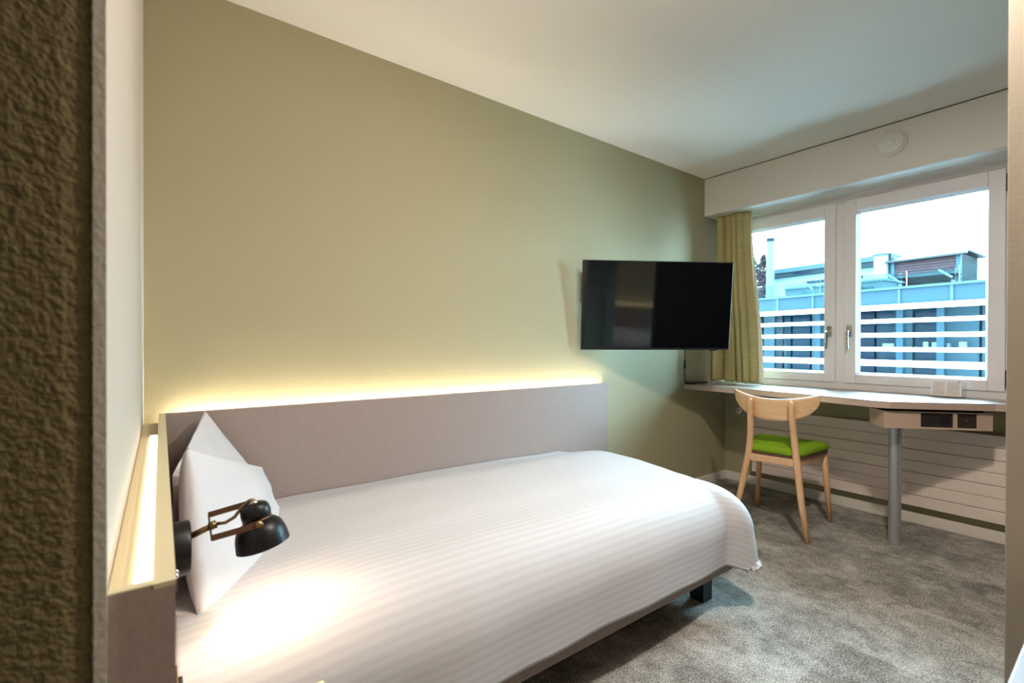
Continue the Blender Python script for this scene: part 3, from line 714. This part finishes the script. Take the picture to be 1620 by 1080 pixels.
while x < 5.3:
    w = rn.choice((.22, .34, .48, .58, .28)); mt = rn.choice(('facade_glass', 'facade_glass_dark', 'facade_glass', 'facade_glass_light', 'facade_glass', 'facade_glass_light'))
    obj('window', bx(x, x+w-.045, .86, .95, .42, 1.86), M[mt], off)
    obj('window', bx(x, x+w-.045, .86, .95, -.7, .36), M[rn.choice(('facade_glass', 'facade_glass_dark', 'facade_glass_dark'))], off)
    x += w
for x in (-8.6, -5.55, -2.95, -1.30, -.62, .28, 2.1, 3.9):
    obj('column', bx(x, x+.12, .55, .70, -4, 1.85), M['column'], off)
for x, w, z in ((-1.62, .30, 1.02), (-.90, .12, 1.02), (-.76, .14, 1.02), (-.55, .10, 1.02), (-.33, .16, 1.02)):
    obj('sill_box', bx(x, x+w*.7, .74, .84, z-.02, z+.05+.05*rn.random()), M['white_render'], off)

# ------------------------------------------------------------------ roof-top shed and neighbours
sdh = thing('wooden_shed', 'weathered plank shed with mauve pitched roof on the rooftop behind', 'shed', (-1.86, 18, 0), fa)
for k in range(6): obj('plank', bx(-.80, .74, -.02+.014*(k % 2), .04, 3.09+k*.08, 3.160+k*.08), M['shed_wood'], sdh)
for k in range(6): obj('plank', bx(-.80, .70, -.01+.004*(k % 2), .05, 2.62+k*.066, 2.682+k*.066), M['shed_wood_dark'], sdh)
obj('body', bx(-.80, .74, .05, 1.3, -4, 3.60), M['shed_wood_dark'], sdh)
obj('corner_post', bx(.66, .76, -.06, .02, 2.3, 3.57), M['column'], sdh); obj('corner_post', bx(-.86, -.78, -.06, .02, 2.3, 3.57), M['column'], sdh)
bm = bmesh.new()
q = [(-.98, -.18, 3.56), (.93, -.18, 3.56), (.74, .55, 3.745), (-.92, .55, 3.745), (-.98, 1.35, 3.58), (.93, 1.35, 3.58)]
lo_ = [bm.verts.new(p) for p in q]; hi_ = [bm.verts.new((p[0], p[1], p[2]+.05)) for p in q]
for a in ((0, 1, 2, 3), (3, 2, 5, 4)):
    bm.faces.new([hi_[i] for i in a]); bm.faces.new([lo_[i] for i in a][::-1])
for a in ((0, 1), (1, 2), (2, 5), (5, 4), (4, 3), (3, 0)): bm.faces.new((lo_[a[0]], lo_[a[1]], hi_[a[1]], hi_[a[0]]))
obj('roof', bm, M['shed_roof'], sdh)
obj('awning', bx(-.80, .80, -.5, -.04, 3.02, 3.09), M['roof_felt'], sdh)
wb = thing('roof_plant_box', 'white rooftop plant box beside the wooden shed', 'building', (-2.98, 18, 0), fa)
obj('body', bx(-.19, .17, 0, 1.0, -4, 3.87), M['white_render'], wb, bevel=.02)
obj('lid', bx(-.21, .19, -.03, 1.03, 3.84, 3.90), M['facade_trim'], wb); obj('duct', bx(.17, .24, .1, .3, 2.2, 3.9), M['dark_metal'], wb)
bm = bmesh.new()
for x in (-.15, -.05, .05, .13): box(bm, x, x+.05, -.02, 0, 2.75, 3.05)
obj('vent_grille', bm, M['dark_metal'], wb)
lw = thing('low_flat_building', 'long low white flat roofed building behind the office block', 'building', (-5.0, 20, 0), fa)
obj('wall', bx(-2.6, 1.5, 0, 3, -4, 3.75), M['white_render'], lw); obj('roof', bx(-2.75, 1.65, -.2, 3.2, 3.92, 4.10), M['facade_trim'], lw)
obj('fascia', bx(-2.7, 1.6, -.15, 0, 3.75, 3.92), M['dark_metal'], lw); obj('window', bx(-.9, 1.0, -.03, 0, 3.40, 3.50), M['dark_metal'], lw); obj('window', bx(-1.3, -.6, -.16, -.12, 3.80, 3.88), M['facade_glass_dark'], lw)
tr = thing('roof_terrace', 'grey rooftop terrace box between the office roof and the shed', 'building', (-3.6, 16.5, 0), fa)
obj('body', bx(-1.6, 1.15, 0, 1.2, -4, 2.86), M['grey_render'], tr); obj('coping', bx(-1.65, 1.2, -.04, 1.24, 2.86, 2.92), M['facade_trim'], tr); obj('vent', bx(.5, .9, -.03, 0, 2.45, 2.72), M['dark_metal'], tr)
hs = thing('pale_rooftop_house', 'pale white rooftop wall at the right beyond the shed', 'building', (.45, 20.5, 0), fa)
obj('wall', bx(-1.15, 1.6, 0, 2, -4, 3.20), M['white_render'], hs); obj('roof', bx(-1.25, 1.7, -.15, 2.1, 3.20, 3.30), M['facade_trim'], hs); obj('window', bx(-.75, -.25, -.03, 0, 2.86, 3.04), M['facade_glass_light'], hs)
cm = thing('chimney', 'tall pale round chimney with dark vent cap against the sky', 'chimney', (-6.30, 18, 0))
bm = bmesh.new(); lathe(bm, [(0, -4), (.16, -4), (.125, 4.82), (0, 4.82)], (0, 0, 0), (0, 0, 1), 20); obj('stack', bm, M['chimney'], cm, smooth=True).modifiers.new('edge', 'EDGE_SPLIT')
bm = bmesh.new()
for z in (4.83, 4.88, 4.93): lathe(bm, [(0, z), (.15, z), (.15, z+.025), (0, z+.03)], (0, 0, 0), (0, 0, 1), 20)
lathe(bm, [(0, 4.80), (.08, 4.80), (.08, 4.96), (0, 4.96)], (0, 0, 0), (0, 0, 1), 12)
obj('vent_cap', bm, M['dark_metal'], cm)
def tree(label, x, y, z0, h, w, m, seed, n=1500):
    tt = thing('tree', label, 'tree', (x, y, 0)); r = random.Random(seed); bm = bmesh.new()
    for _ in range(n):
        v = r.random(); a = r.random()*2*PI; rr = w*math.sin(PI*min(1, .12+v*.88))**.6*math.sqrt(r.random())
        p = Vector((rr*math.cos(a), rr*math.sin(a), z0+v*h)); s = .03+.045*r.random()
        e = [Vector((r.uniform(-1, 1), r.uniform(-1, 1), r.uniform(-1, 1))).normalized()*s for _ in range(2)]
        vs_ = [bm.verts.new(p-e[0]), bm.verts.new(p+e[1]), bm.verts.new(p+e[0]), bm.verts.new(p-e[1])]
        bm.faces.new(vs_)
    f = obj('foliage', bm, m, tt); f['kind'] = 'stuff'
    bm = bmesh.new(); tube(bm, [(0, 0, -4), (0, 0, z0+h*.6)], [.12, .04], 8); obj('trunk', bm, M['shed_wood'], tt)
tree('dark green tree at the left edge of the window view', -7.75, 19.5, 2.6, 2.1, .42, M['leaf_green'], 3)
tree('reddish copper tree beside the pale chimney', -7.02, 19.0, 2.4, 2.15, .30, M['leaf_red'], 5)
tag(obj('street', bx(-40, 40, 4.2, 60, -4.2, -4), M['asphalt']), kind='structure')
